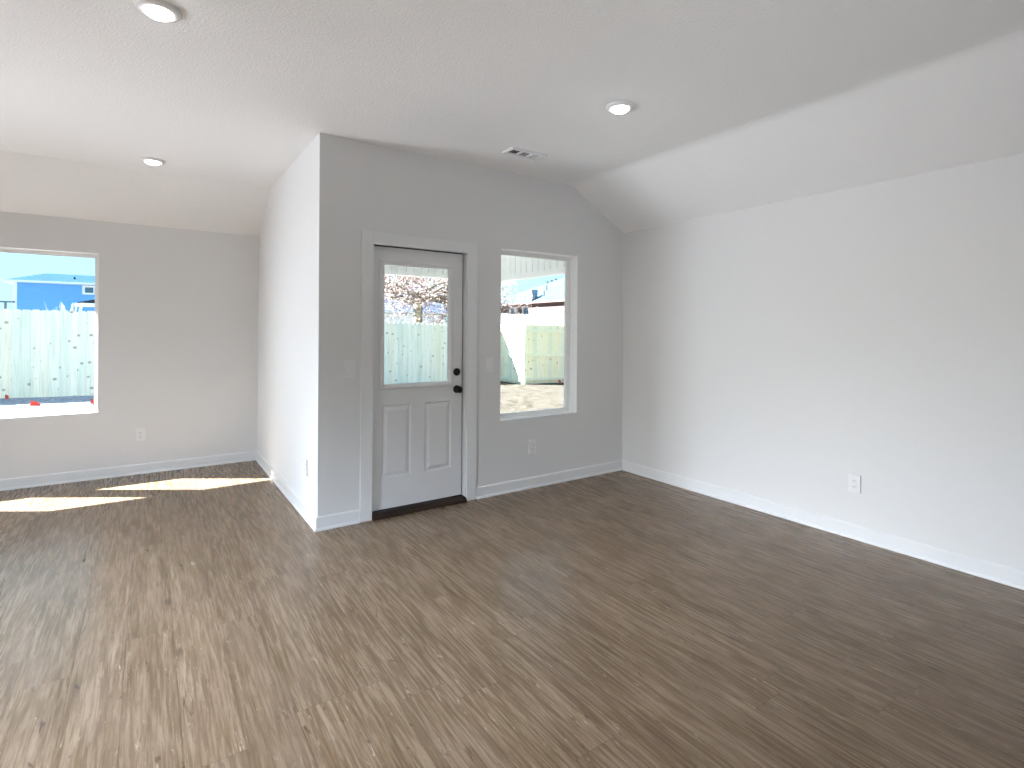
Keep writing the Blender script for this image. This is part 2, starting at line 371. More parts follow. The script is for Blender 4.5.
# ceiling: flat field, soft fold and slope down to the right wall, slope down to the far alcove wall
def fold(p0, pc, p1, n=6):
    return [tuple(Vector(p0)*(1-t)**2 + Vector(pc)*2*t*(1-t) + Vector(p1)*t*t) for t in [i/n for i in range(n+1)]]
sl = (HP-H)/(XR-XS)
prof = [(XW-0.05, 0, H)] + fold((XS-0.05, 0, H), (XS, 0, H), (XS+0.05, 0, H+sl*0.05)) + [(XR+0.06, 0, HP+sl*0.06)]
c = MB(); T = 0.10
c.prism(prof + [(x, 0, z+T) for x, _, z in prof[::-1]], (0, YW-0.05, 0), (0, 0.05, 0))
sb = (HP-H)/(YB-YS)
prof = [(0, 0.05, H), (0, YS, H), (0, YB+0.06, HP+sb*0.06)]
c.prism(prof + [(0, y, z+T) for _, y, z in prof[::-1]], (XW-0.05, 0, 0), (0.05, 0, 0))
tag(c.build('ceiling', CEIL), 'white flat ceiling with sloping edges above the room and the alcove', 'ceiling', None, 'structure')

def wall_x(mb, y0, y1, x0, x1, z0, z1, holes):
    """wall along x between y0 and y1 with rectangular holes (x0, x1, z0, z1)"""
    hs = sorted(holes); cur = x0
    for a, b, c0, c1 in hs:
        mb.box(cur, a, y0, y1, z0, z1)
        if c0 > z0: mb.box(a, b, y0, y1, z0, c0)
        mb.box(a, b, y0, y1, c1, z1); cur = b
    mb.box(cur, x1, y0, y1, z0, z1); return mb
def wall_y(mb, x0, x1, y0, y1, z0, z1, holes):
    hs = sorted(holes); cur = y0
    for a, b, c0, c1 in hs:
        mb.box(x0, x1, cur, a, z0, z1)
        if c0 > z0: mb.box(x0, x1, a, b, z0, c0)
        mb.box(x0, x1, a, b, c1, z1); cur = b
    mb.box(x0, x1, cur, y1, z0, z1); return mb

TH = 0.18
DX0, DX1, DZ1 = 0.375, 1.222, 2.085              # rough opening of the door
WX0, WX1, WZ0, WZ1 = 1.534, 2.418, 0.634, 2.140  # window beside the door
CX1, CX0 = -2.42, -3.336                     # its neighbour outside the frame
tag(wall_x(MB(), 0, TH, 0, XR, -0.1, 3.0, [(DX0, DX1, -0.1, DZ1), (WX0, WX1, WZ0, WZ1)]).build('wall_back', WALL),
    'grey white wall holding the door and the window beside it', 'wall', None, 'structure')
tag(wall_y(MB(), XR, XR+TH, YW-TH, TH, -0.1, 3.0, []).build('wall_right', WALL), 'blank white wall on the right side of the room', 'wall', None, 'structure')
tag(wall_y(MB(), 0, TH, TH, YB+TH, -0.1, 3.0, []).build('wall_alcove_side', WALL), 'short bright wall running from the outside corner back into the alcove', 'wall', None, 'structure')
tag(wall_x(MB(), YB, YB+TH, XW-TH, 0, -0.1, 3.0, [(BX0, BX1, BZ0, BZ1), (CX0, CX1, BZ0, BZ1)]).build('wall_alcove_far', WALL),
    'grey white far wall of the alcove with the left window', 'wall', None, 'structure')
LW = [(0.2, 1.9, 0.12, 2.13), (-4.15, -2.45, 0.12, 2.13)]
tag(wall_y(MB(), XW-TH, XW, YW-TH, YB, -0.1, 3.0, LW).build('wall_left', WALL), 'white wall closing the room on the left', 'wall', None, 'structure')
RW = [(-2.05, -0.35, 0.12, 2.13)]
tag(wall_x(MB(), YW-TH, YW, XW, XR, -0.1, 3.0, RW).build('wall_rear', WALL), 'white wall behind the viewer', 'wall', None, 'structure')

# baseboards with quarter-round shoe, profile (out from wall, height)
BP = [(0, 0), (0.022, 0), (0.022, 0.006), (0.018, 0.016), (0.012, 0.020), (0.012, 0.088), (0.008, 0.096), (0, 0.098)]
def baseboard(name, label, p0, p1, nrm, ext0=0.0, ext1=0.0):
    p0, p1, nrm = Vector((*p0, 0)), Vector((*p1, 0)), Vector((*nrm, 0)); d = (p1-p0).normalized()
    mb = MB(); bm = mb.bm
    A = [bm.verts.new(p0 + nrm*o + Vector((0,0,z)) + d*(ext0*o)) for o, z in BP]
    B = [bm.verts.new(p1 + nrm*o + Vector((0,0,z)) + d*(ext1*o)) for o, z in BP]
    bm.faces.new(A[::-1]); bm.faces.new(B)
    for i in range(len(BP)): bm.faces.new((A[i], A[(i+1)%len(BP)], B[(i+1)%len(BP)], B[i]))
    tag(mb.build(name, TRIM), label, 'baseboard', None, 'structure')
CI, CO = 0.391, 0.301; CI2, CO2 = 1.197, 1.292   # door casing inner / outer edges
baseboard('baseboard_back_left', 'short white baseboard piece between the outside corner and the door casing', (0, 0), (CO, 0), (0, -1), -1, 0)
baseboard('baseboard_back', 'white baseboard from the door casing to the right corner', (CO2, 0), (XR, 0), (0, -1), 0, -1)
baseboard('baseboard_right', 'long white baseboard along the blank right wall', (XR, 0), (XR, YW), (-1, 0), 1, 0)
baseboard('baseboard_alcove_side', 'white baseboard on the short alcove wall ending at the outside corner', (0, YB), (0, 0), (-1, 0), 1, 1)
baseboard('baseboard_alcove_far', 'white baseboard under the left window along the far wall', (XW, YB), (0, YB), (0, -1), 0, -1)
baseboard('baseboard_left', 'white baseboard along the left wall', (XW, YW), (XW, YB), (1, 0), 0, -1)

# ------------------------------------------------------------------ windows (picture windows set in plaster returns)
def window(name, label, axis, a0, a1, z0, z1, plane, out_sign):
    """axis 'x': spans a0..a1 along x in a wall whose inner face is y=plane and whose outside lies at out_sign."""
    cx = (a0+a1)/2
    root = empty(name, (cx, plane, z0) if axis == 'x' else (plane, cx, z0), label, 'window', None, 'structure')
    def bx(mb, u0, u1, d0, d1, c0, c1):
        p0, p1 = sorted((plane+out_sign*d0, plane+out_sign*d1))
        if axis == 'x': mb.box(u0, u1, p0, p1, c0, c1)
        else: mb.box(p0, p1, u0, u1, c0, c1)
    def ring(mb, w0, w1, d0, d1):
        bx(mb, a0+w0, a1-w0, d0, d1, z0+w0, z0+w1); bx(mb, a0+w0, a1-w0, d0, d1, z1-w1, z1-w0)
        bx(mb, a0+w0, a0+w1, d0, d1, z0+w1, z1-w1); bx(mb, a1-w1, a1-w0, d0, d1, z0+w1, z1-w1)
    fr = MB(); ring(fr, 0.0, 0.016, 0.105, 0.178); fo = fr.build('window_frame', VINYL, root, bevel=0.002)
    sa = MB(); ring(sa, 0.016, 0.028, 0.116, 0.165); so = sa.build('sash', VINYL, root, bevel=0.002)
    be = MB(); ring(be, 0.028, 0.036, 0.124, 0.155); be.build('glazing_bead', VINYL, so, bevel=0.002)
    gl = MB(); bx(gl, a0+0.032, a1-0.032, 0.136, 0.141, z0+0.032, z1-0.032); gl.build('glass_pane', GLASS, so)
    ln = MB(); ring(ln, 0.0, 0.003, 0.001, 0.105); tag(ln.build('lit_return_lining', LIT_LINING, root), 'added pale lining of the window opening with outside light put into its colour')
    return root
window('window_1', 'left window of the alcove looking on the fence and the blue house', 'x', BX0, BX1, BZ0, BZ1, YB, 1)
window('window_2', 'tall window right of the door looking on the yard', 'x', WX0, WX1, WZ0, WZ1, 0.0, 1)
window('window_3', 'second alcove window left of the picture', 'x', CX0, CX1, BZ0, BZ1, YB, 1)

def bare_frame(name, label, axis, a0, a1, z0, z1, plane, s):  # unseen windows, put in as openings for the added lamps
    root = empty(name, (plane, (a0+a1)/2, z0) if axis == 'y' else ((a0+a1)/2, plane, z0), label, 'window', None, 'structure')
    mb = MB()
    for u0, u1, c0, c1 in ((a0, a1, z0, z0+0.04), (a0, a1, z1-0.04, z1), (a0, a0+0.04, z0+0.04, z1-0.04), (a1-0.04, a1, z0+0.04, z1-0.04), ((a0+a1)/2-0.025, (a0+a1)/2+0.025, z0+0.04, z1-0.04)):
        p0, p1 = sorted((plane+s*0.01, plane+s*0.05))
        if axis == 'y': mb.box(p0, p1, u0, u1, c0, c1)
        else: mb.box(u0, u1, p0, p1, c0, c1)
    mb.build('window_frame', VINYL, root)
bare_frame('window_4', 'unseen wide window at the alcove end of the left wall', 'y', *LW[0], XW, -1)
bare_frame('window_5', 'unseen wide window near the viewer in the left wall', 'y', *LW[1], XW, -1)
bare_frame('window_6', 'unseen wide window in the wall behind the viewer', 'x', *RW[0], YW, -1)

# ------------------------------------------------------------------ entrance door
door = empty('door_1', (0.80, 0.04, 0), 'grey white half glass back door with two raised panels', 'door', None, 'structure')
# casing: flat boards round the opening, mitred look by three pieces in one mesh
cs = MB()
cs.box(CO, CI, -0.016, 0, 0, 2.152).box(CI2, CO2, -0.016, 0, 0, 2.152).box(CI, CI2, -0.016, 0, 2.060, 2.152)
cs.build('casing', TRIM, door, bevel=0.003)
jm = MB()
jm.box(DX0, 0.398, 0, TH, 0, DZ1).box(1.191, DX1, 0, TH, 0, DZ1).box(0.398, 1.191, 0, TH, 2.066, DZ1)
jm.build('jamb', TRIM, door, bevel=0.001)
PX0, PX1, PZ0, PZ1, PY0, PY1 = 0.402, 1.1775, 0.048, 2.055, 0.040, 0.084
seal = MB()   # dark seal strip in the gap round the leaf
seal.box(PX1+0.001, 1.191, 0.058, PY1, 0.045, 2.066).box(0.398, PX1, 0.056, PY1, PZ1+0.0005, 2.066).box(0.398, PX0-0.001, 0.050, PY1, 0.045, PZ1)
seal.build('weatherstrip', SEAL, door)
th = MB()
pr = [(0, -0.030, 0), (0, TH+0.02, 0), (0, TH+0.02, 0.018), (0, 0.10, 0.040), (0, 0.005, 0.038), (0, -0.018, 0.022), (0, -0.030, 0.008)]
th.prism(pr, (0.395, 0, 0), (1.196, 0, 0)).build('threshold', THRESH, door)
# slab: face with openings for the lite and two raised panels, modelled as one leaf
GX0, GX1, GZ0, GZ1 = 0.489, 1.061, 0.990, 1.932   # opening of the glass
LX0, LX1, LZ0, LZ1 = 0.484, 0.722, 0.283, 0.840   # left raised panel
QX0, QX1 = 0.842, 1.078
leaf = MB()
leaf.box(PX0, GX0, PY0, PY1, LZ1, PZ1).box(GX1, PX1, PY0, PY1, LZ1, PZ1).box(GX0, GX1, PY0, PY1, GZ1, PZ1).box(GX0, GX1, PY0, PY1, LZ1, GZ0)
leaf.box(PX0, LX0, PY0, PY1, PZ0, LZ1).box(LX1, QX0, PY0, PY1, PZ0, LZ1).box(QX1, PX1, PY0, PY1, PZ0, LZ1)
leaf.box(LX0, LX1, PY0, PY1, PZ0, LZ0).box(QX0, QX1, PY0, PY1, PZ0, LZ0)
lo = leaf.build('door_leaf', DOORP, door)
def raised(x0, x1, z0, z1):
    mb = MB(); bm = mb.bm
    rings = [(0.0, 0.0), (0.007, 0.011), (0.016, 0.011), (0.044, 0.001)]
    vs = [[bm.verts.new((a, PY0+d, b)) for a, b in ((x0+i, z0+i), (x1-i, z0+i), (x1-i, z1-i), (x0+i, z1-i))] for i, d in rings]
    for r0, r1 in zip(vs, vs[1:]):
        for k in range(4): bm.faces.new((r0[k], r0[(k+1)%4], r1[(k+1)%4], r1[k]))
    bm.faces.new(vs[-1])
    back = [bm.verts.new((a, PY1, b)) for a, b in ((x0, z0), (x1, z0), (x1, z1), (x0, z1))]
    for k in range(4): bm.faces.new((vs[0][k], back[k], back[(k+1)%4], vs[0][(k+1)%4]))
    bm.faces.new(back[::-1])
    mb.build('raised_panel', DOORP, lo)
raised(LX0, LX1, LZ0, LZ1); raised(QX0, QX1, LZ0, LZ1)
# moulded frame round the glass, proud of the leaf
lf = MB(); bm = lf.bm
rings = [(-0.028, 0.0), (-0.026, -0.008), (-0.016, -0.012), (-0.006, -0.010), (0.008, -0.004), (0.012, 0.010)]
vs = [[bm.verts.new((a, PY0+d, b)) for a, b in ((GX0+i, GZ0+i), (GX1-i, GZ0+i), (GX1-i, GZ1-i), (GX0+i, GZ1-i))] for i, d in rings]
for r0, r1 in zip(vs, vs[1:]):
    for k in range(4): bm.faces.new((r0[k], r0[(k+1)%4], r1[(k+1)%4], r1[k]))
tag(lf.build('lite_frame', DOORP, lo), 'moulded frame around the door glass')
MB().box(GX0+0.002, GX1-0.002, 0.058, 0.064, GZ0+0.002, GZ1-0.002).build('glass_pane', GLASS, lo)
# hardware
kb = MB(); kx, kz = 1.127, 0.932
kb.lathe([(0.0, 0), (0.032, 0), (0.033, 0.004), (0.030, 0.010), (0.016, 0.013), (0.012, 0.020), (0.012, 0.032), (0.019, 0.038), (0.026, 0.046), (0.028, 0.055), (0.025, 0.064), (0.014, 0.069), (0, 0.070)], (kx, PY0, kz), (0, -1, 0), 28)
tag(kb.build('door_knob', BRONZE, lo, smooth=True), 'dark bronze round knob')
db = MB()
db.lathe([(0.0, 0), (0.031, 0), (0.032, 0.005), (0.029, 0.012), (0.012, 0.015), (0, 0.015)], (kx, PY0, 1.075), (0, -1, 0), 28)
tag(db.build('deadbolt', BRONZE, lo, smooth=True), 'dark bronze deadbolt rosette')
MB().box(kx-0.006, kx+0.006, PY0-0.033, PY0-0.014, 1.057, 1.093).build('thumb_turn', BRONZE, lo, bevel=0.003)

# ------------------------------------------------------------------ plates: outlets and switches
def plate_axes(n):
    n = Vector(n); u = Vector((0, 0, 1)).cross(n); return n, u   # outward normal, horizontal axis
def oriented(mb_fn, c, n):
    """boxes given as (u0,u1,d0,d1,z0,z1): u along wall, d out of wall"""
    pass
def obox(mb, c, n, u0, u1, d0, d1, z0, z1):
    n, u = plate_axes(n); c = Vector(c)
    P = lambda a, d, z: c + u*a + n*d + Vector((0, 0, z))
    A = [P(u0, d0, z0), P(u1, d0, z0), P(u1, d0, z1), P(u0, d0, z1)]
    mb.prism(A, (0, 0, 0), n*(d1-d0))
def outlet(c, n, label, w=0.078, h=0.122):
    root = empty('wall_outlet', c, label, 'outlet')
    pl = MB(); obox(pl, c, n, -w/2, w/2, 0, 0.010, -h/2, h/2); p = pl.build('cover_plate', PLASTIC, root, bevel=0.0015)
    for s in (-1, 1):
        r = MB(); nn, u = plate_axes(n); cc = Vector(c)+Vector((0, 0, s*0.0195))
        pts = [cc + nn*0.010 + u*(0.0168*math.cos(a)) + Vector((0, 0, max(-0.0125, min(0.0125, 0.0172*math.sin(a))))) for a in [2*PI*k/24 for k in range(24)]]
        r.prism(pts, (0, 0, 0), nn*0.0022); ro = r.build('socket', PLASTIC, root)
        t = MB()
        for uu, hh in ((-0.0065, 0.0085), (0.0065, 0.0075)): obox(t, cc, n, uu-0.0013, uu+0.0013, 0.0119, 0.0126, 0.001-hh/2+0.002, 0.001+hh/2+0.002)
        obox(t, cc, n, -0.0023, 0.0023, 0.0119, 0.0126, -0.0095, -0.0055)
        t.build('slots', SLOT, ro)
    sc = MB(); nn, u = plate_axes(n); sc.lathe([(0, 0.0115), (0.003, 0.0112), (0.0034, 0.010)], c, n, 12); sc.build('screw', PLASTIC, root)
    return root
outlet((XR, -2.181, 0.380), (-1, 0, 0), 'white duplex outlet low on the blank right wall')
outlet((1.886, 0, 0.370), (0, -1, 0), 'white duplex outlet below the window beside the door')
outlet((0, 0.318, 0.381), (-1, 0, 0), 'white duplex outlet seen edge on, near the outside corner of the alcove')
outlet((-1.046, YB, 0.383), (0, -1, 0), 'white duplex outlet on the far alcove wall right of the left window')
def switch(c, n, label, w=0.080, h=0.130):
    root = empty('light_switch', c, label, 'switch')
    pl = MB(); obox(pl, c, n, -w/2, w/2, 0, 0.008, -h/2, h/2); pl.build('cover_plate', PLASTIC, root, bevel=0.0015)
    nn, u = plate_axes(n); cc = Vector(c)
    prof = [(0.008, -0.034), (0.0145, -0.034), (0.0095, 0.0), (0.0095, 0.034), (0.008, 0.034)]
    r = MB(); r.prism([cc - u*0.0168 + nn*d + Vector((0, 0, z)) for d, z in prof], (0, 0, 0), u*0.0336); r.build('rocker', PLASTIC, root)
    return root
switch((0.221, 0, 1.133), (0, -1, 0), 'white rocker switch plate left of the door')
switch((1.417, 0, 1.129), (0, -1, 0), 'white rocker switch plate between the door and the window')

# ------------------------------------------------------------------ ceiling: recessed lights and air register
def downlight(loc, label):
    root = empty('recessed_light', loc, label, 'ceiling light', 'round recessed ceiling lights')
    x, y, z = loc
    t = MB(); t.lathe([(0.053, -0.004), (0.054, -0.016), (0.060, -0.019), (0.080, -0.015), (0.088, -0.007), (0.089, 0.0)], (x, y, z), (0, 0, 1), 40); t.build('trim_ring', PLASTIC, root, smooth=True)
    l = MB(); l.lathe([(0.055, -0.010), (0.052, -0.021), (0.042, -0.030), (0.023, -0.036), (0, -0.038)], (x, y, z), (0, 0, 1), 40); l.build('lens', LENS, root, smooth=True)
    return root
d0 = downlight((-0.965, -1.085, H), 'round recessed light at the top left edge of the picture')
d1 = copy_tree(d0, (1.405, -1.530, H)); d1['label'] = 'round recessed light on the right, in front of the ceiling register'
d2 = copy_tree(d0, (-0.965, 1.440, H)); d2['label'] = 'small looking round recessed light deep in the alcove ceiling'

vx0, vx1, vy0, vy1 = 1.270, 1.600, -0.556, -0.410
vent = empty('air_register', ((vx0+vx1)/2, (vy0+vy1)/2, H), 'white three section air register in the ceiling near the door wall', 'air vent')
fr = MB(); zt, zb = H, H-0.012
ix0, ix1, iy0, iy1 = vx0+0.028, vx1-0.028, vy0+0.030, vy1-0.030
fr.box(vx0, ix0, vy0, vy1, zb, zt).box(ix1, vx1, vy0, vy1, zb, zt).box(ix0, ix1, vy0, iy0, zb, zt).box(ix0, ix1, iy1, vy1, zb, zt)
wsec = (ix1-ix0-2*0.014)/3
for k in (1, 2): fr.box(ix0+k*wsec+(k-1)*0.014, ix0+k*wsec+k*0.014, iy0, iy1, zb, zt)
fo = fr.build('frame', GRILLE, vent, bevel=0.002)
MB().box(ix0, ix1, iy0, iy1, H-0.0012, H-0.0004).build('duct_shade_sheet', DUCT_SHADE, vent)  # dark sheet stands in for the shade inside the duct
for k in range(3):
    lv = MB(); a0 = ix0+k*(wsec+0.014); n = 4
    tilt = (0.55, 0.1, -0.55)[k]
    for i in range(n):
        xx = a0+(i+0.5)*wsec/n
        lv.prism([(xx-0.0008-tilt*0.004, 0, H-0.0070), (xx+0.0008-tilt*0.004, 0, H-0.0070), (xx+0.0008+tilt*0.004, 0, H-0.0030), (xx-0.0008+tilt*0.004, 0, H-0.0030)], (0, iy0, 0), (0, iy1, 0))
    lv.build('louvre_bank', GRILLE, vent)

# ------------------------------------------------------------------ outside: ground, porch, eave
def gz(x, y):
    t = max(0.0, min(1.0, (y-3.5)/5.0)); t = t*t*(3-2*t)
    far = 0.02 - 0.019*(max(-6, min(14, x))+2.0)
    return -0.16*(1-t) + far*t
gb = MB(); N = 70
gv = {}
for i in range(N+1):
    for j in range(N+1):
        x = -40 + 80*i/N; y = -14 + 74*j/N
        gv[i, j] = gb.bm.verts.new((x, y, gz(x, y)))
for i in range(N):
    for j in range(N): gb.bm.faces.new((gv[i, j], gv[i+1, j], gv[i+1, j+1], gv[i, j+1]))
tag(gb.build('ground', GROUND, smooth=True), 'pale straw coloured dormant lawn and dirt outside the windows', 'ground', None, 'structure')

porch = empty('porch_cover', (1.6, 1.4, 2.1), 'pale panelled porch cover hanging above the outside of the door', 'porch', None, 'structure')
PF, PR = 2.58, 3.04
def panel_x(mb, x0, x1, y, z0, z1, sp):
    mb.box(x0, x1, y, y+0.03, z0, z1)
    n = int((x1-x0)/sp)
    for k in range(n): mb.box(x0+k*sp+0.006, x0+(k+1)*sp-0.006, y-0.012, y, z0, z1)
def panel_y(mb, y0, y1, x, z0, z1, sp):
    mb.box(x, x+0.03, y0, y1, z0, z1)
    n = int((y1-y0)/sp)
    for k in range(n): mb.box(x-0.012, x, y0+k*sp+0.006, y0+(k+1)*sp-0.006, z0, z1)
p = MB(); panel_x(p, TH, PR+0.03, PF, 2.165, 2.70, 0.105); p.build('front_panelling', STUCCO, porch)
p = MB(); panel_y(p, TH, PF, PR, 2.165, 2.70, 0.125); p.build('side_panelling', STUCCO, porch)
MB().box(TH, PR+0.05, PF-0.03, PF+0.08, 2.125, 2.165).box(PR-0.03, PR+0.08, TH, PF-0.03, 2.10, 2.165).build('beam', STUCCO, porch)
MB().box(TH, PR+0.25, TH, PF+0.35, 2.70, 2.80).build('porch_roof', WHITEP, porch)
MB().box(PR-0.045, PR+0.065, PF-0.03, PF+0.08, gz(PR, PF), 2.10).build('post', STUCCO, porch)
tag(MB().box(TH, PR+0.1, TH+0.02, PF+0.1, -0.17, -0.06).build('porch_slab', CONC), 'concrete slab under the porch cover', 'slab', None, 'structure')
eave = MB().prism([(0, YB+TH, 2.36), (0, YB+TH+0.46, 2.36), (0, YB+TH+0.46, 2.50), (0, YB+TH, 2.72)], (XW-0.6, 0, 0), (TH, 0, 0)).build('trim_eave', WHITEP)
MB_e = MB().prism([(XW-TH, 0, 2.36), (XW-TH-1.5, 0, 2.36), (XW-TH-1.5, 0, 2.50), (XW-TH, 0, 2.80)], (0, YW, 0), (0, YB+0.6, 0)).build('trim_sun_blocker_left', WHITEP)  # unseen overhang added to keep direct sun out of the left windows
tag(MB_e, 'unseen white overhang added to keep sun out of the left wall windows', 'eave', None, 'structure')
tag(eave, 'white roof overhang above the outside of the alcove windows', 'eave', None, 'structure')

# ------------------------------------------------------------------ fences
def fence(name, label, p0, p1, h, face, m, rails_z, post_sp=2.4, rails_front=False, posts=True, bw=0.138, endpost=False):
    """board fence from p0 to p1; `face` is the horizontal unit vector pointing to the board side"""
    p0, p1, fn = Vector((*p0, 0)), Vector((*p1, 0)), Vector((*face, 0)); d = (p1-p0); L = d.length; d.normalize()
    zb = gz(p0.x, p0.y)
    root = empty(name, (p0.x, p0.y, zb), label, 'fence')
    zz = lambda s: gz((p0+d*s).x, (p0+d*s).y)
    bo = MB(); n = int(L/(bw+0.003)); w = L/n
    for k in range(n):
        s0, s1 = k*w+0.0012, (k+1)*w-0.0012; zc = zz((s0+s1)/2)-0.015; top = h+random.uniform(-0.012, 0.012); q = 0.025
        o = fn*random.uniform(0.0, 0.007)
        pts = [p0+d*s0+o+Vector((0,0,zc)), p0+d*s1+o+Vector((0,0,zc)), p0+d*s1+o+Vector((0,0,zc+top-q)), p0+d*(s1-q)+o+Vector((0,0,zc+top)), p0+d*(s0+q)+o+Vector((0,0,zc+top)), p0+d*s0+o+Vector((0,0,zc+top-q))]
        bo.prism(pts, (0,0,0), fn*0.016)
    bo.build('board_panel', m, root)
    for rz in rails_z:
        r = MB()
        pts = [p0+Vector((0,0,zz(0)+rz)), p0-fn*0.04+Vector((0,0,zz(0)+rz)), p0-fn*0.04+Vector((0,0,zz(0)+rz+0.088)), p0+Vector((0,0,zz(0)+rz+0.088))]
        r.prism(pts, (0,0,0), d*L+Vector((0,0,zz(L)-zz(0)))); r.build('rail', m, root)
    if posts:
        k = 0; s = 0.05
        while s < L:
            q = p0+d*s-fn*0.04; z = zz(s); a = d*0.045; b = -fn*0.09
            MB().prism([q-a, q+a, q+a+b, q-a+b], (0, 0, z-0.1), (0, 0, z+h-0.05)).build('post', m, root); s += post_sp
    return root
FXS, FYJ, FYB = 8.20, 9.05, 10.20
fence('board_fence', 'long pale green wooden fence across the back of the yard', (-9.0, FYB), (FXS, FYB), 1.76, (0, -1), PINE, (0.25, 0.85, 1.5))
fence('board_fence', 'short sunlit fence return with a diagonal shadow, left of the yellow fence', (FXS, FYJ+0.02), (FXS, FYB-0.02), 1.80, (1, 0), PINE, (0.06, 0.80, 1.52), posts=False)
fence('board_fence', 'yellow wooden fence with rails showing, right in the tall window', (FXS+0.02, FYJ), (13.0, FYJ), 1.82, (0, 1), PINEY, (0.10, 0.82, 1.56))

fence('board_fence', 'white fence of the neighbours showing above the yellow fence', (8.7, 11.4), (12.9, 11.4), 2.22, (0, -1), WHITEP, (0.3, 1.1, 1.8))
# ------------------------------------------------------------------ marking flags by the fence
def flag(loc, label, a, hgt=0.30):
    root = empty('marking_flag', loc, label, 'flag', 'red marking flags in the yard')
    x, y, z = loc; d = Vector((math.cos(a), math.sin(a), 0))
    MB().tube([(x, y, z-0.02), (x, y, z+hgt)], [0.002, 0.002], 6).build('wire_stake', WIRE, root)
    f = MB(); n = 5; bm = f.bm; c0 = Vector((x, y, z+hgt)); nrm = Vector((-d.y, d.x, 0))
    fr = []
    for k in range(n+1):
        t = k/n; q = c0+d*(0.14*t)+nrm*(0.012*math.sin(t*5))+Vector((0, 0, -0.05*t*t))
        fr.append((bm.verts.new(q), bm.verts.new(q+Vector((0, 0, -0.085)))))
    for k in range(n): bm.faces.new((fr[k][0], fr[k+1][0], fr[k+1][1], fr[k][1]))
    fo = f.build('flag_sheet', REDF, root); so = fo.modifiers.new('solid', 'SOLIDIFY'); so.thickness = 0.001
    return root
flag((-2.70, 8.75, gz(-2.7, 8.75)), 'red marking flag before the fence in the left window, the biggest', -0.2, 0.085)
flag((-3.22, 9.95, gz(-3.22, 9.95)), 'small red marking flag at the fence foot, far left', 1.45, 0.10)
flag((-1.84, 8.5, gz(-1.84, 8.5)), 'red marking flag beside the right frame of the left window', 1.3, 0.11)
flag((9.43, 8.8, gz(9.43, 8.8)), 'red marking flag in front of the yellow fence', 0.3, 0.12)

# ------------------------------------------------------------------ far houses
def hip_roof(name, m, root, x0, x1, y0, y1, ze, zr, ins, along='x', ft=0.13, fm=None):
    mb = MB(); bm = mb.bm
    if along == 'x':
        r0, r1 = (x0+ins, (y0+y1)/2, zr), (x1-ins, (y0+y1)/2, zr)
        e = [(x0, y0, ze), (x1, y0, ze), (x1, y1, ze), (x0, y1, ze)]
        E_ = [bm.verts.new(v) for v in e]; Rr_ = [bm.verts.new(r0), bm.verts.new(r1)]
        bm.faces.new((E_[0], E_[1], Rr_[1], Rr_[0])); bm.faces.new((E_[1], E_[2], Rr_[1])); bm.faces.new((E_[2], E_[3], Rr_[0], Rr_[1])); bm.faces.new((E_[3], E_[0], Rr_[0]))
    else:
        r0, r1 = ((x0+x1)/2, y0+ins, zr), ((x0+x1)/2, y1-ins, zr)
        e = [(x0, y0, ze), (x1, y0, ze), (x1, y1, ze), (x0, y1, ze)]
        E_ = [bm.verts.new(v) for v in e]; Rr_ = [bm.verts.new(r0), bm.verts.new(r1)]
        bm.faces.new((E_[0], E_[1], Rr_[0])); bm.faces.new((E_[1], E_[2], Rr_[1], Rr_[0])); bm.faces.new((E_[2], E_[3], Rr_[1])); bm.faces.new((E_[3], E_[0], Rr_[0], Rr_[1]))
    bm.faces.new(E_[::-1])
    mb.build(name, m, root)
    f = MB(); t = ft
    f.box(x0-0.02, x1+0.02, y0-0.04, y0, ze-t, ze+0.02).box(x0-0.02, x1+0.02, y1, y1+0.04, ze-t, ze+0.02).box(x0-0.04, x0, y0, y1, ze-t, ze+0.02).box(x1, x1+0.04, y0, y1, ze-t, ze+0.02)
    f.build('fascia', fm or WHITEP, root)
    MB().box(x0, x1, y0, y1, ze-t, ze-t+0.03).build('soffit', fm or WHITEP, root)

# blue house behind the left window
HY = 35.0; hx0, hx1 = -6.93, 3.0
bh = empty('house', (-2, HY, 0), 'blue sided house with pale blue roof seen over the fence in the left window', 'house')
MB().box(hx0, hx1, HY, HY+7, gz(0, HY)-0.1, 3.86).build('wall', BLUE, bh)
MB().box(hx0-0.03, hx0+0.13, HY-0.03, HY, gz(0, HY), 3.86).build('corner_board', WHITEP, bh)
hip_roof('roof', SHB, bh, hx0-0.36, hx1+0.5, HY-0.45, HY+7.5, 3.95, 4.70, 1.25, 'x', 0.08)
wn = MB(); wx0, wx1, wz0, wz1 = -3.93, -3.55, 3.43, 3.74
wn.box(wx0-0.12, wx1+0.12, HY-0.05, HY, wz0-0.10, wz0).box(wx0-0.12, wx1+0.12, HY-0.05, HY, wz1, wz1+0.10).box(wx0-0.12, wx0, HY-0.05, HY, wz0, wz1).box(wx1, wx1+0.12, HY-0.05, HY, wz0, wz1)
w = wn.build('window_frame', WHITEP, bh); MB().box(wx0, wx1, HY-0.02, HY-0.01, wz0, wz1).build('pane', PANE, w)
MB().tube([(-4.5, HY+1.2, 4.18), (-4.5, HY+1.2, 4.38)], [0.05, 0.05], 8).build('vent_pipe', SHD, bh)

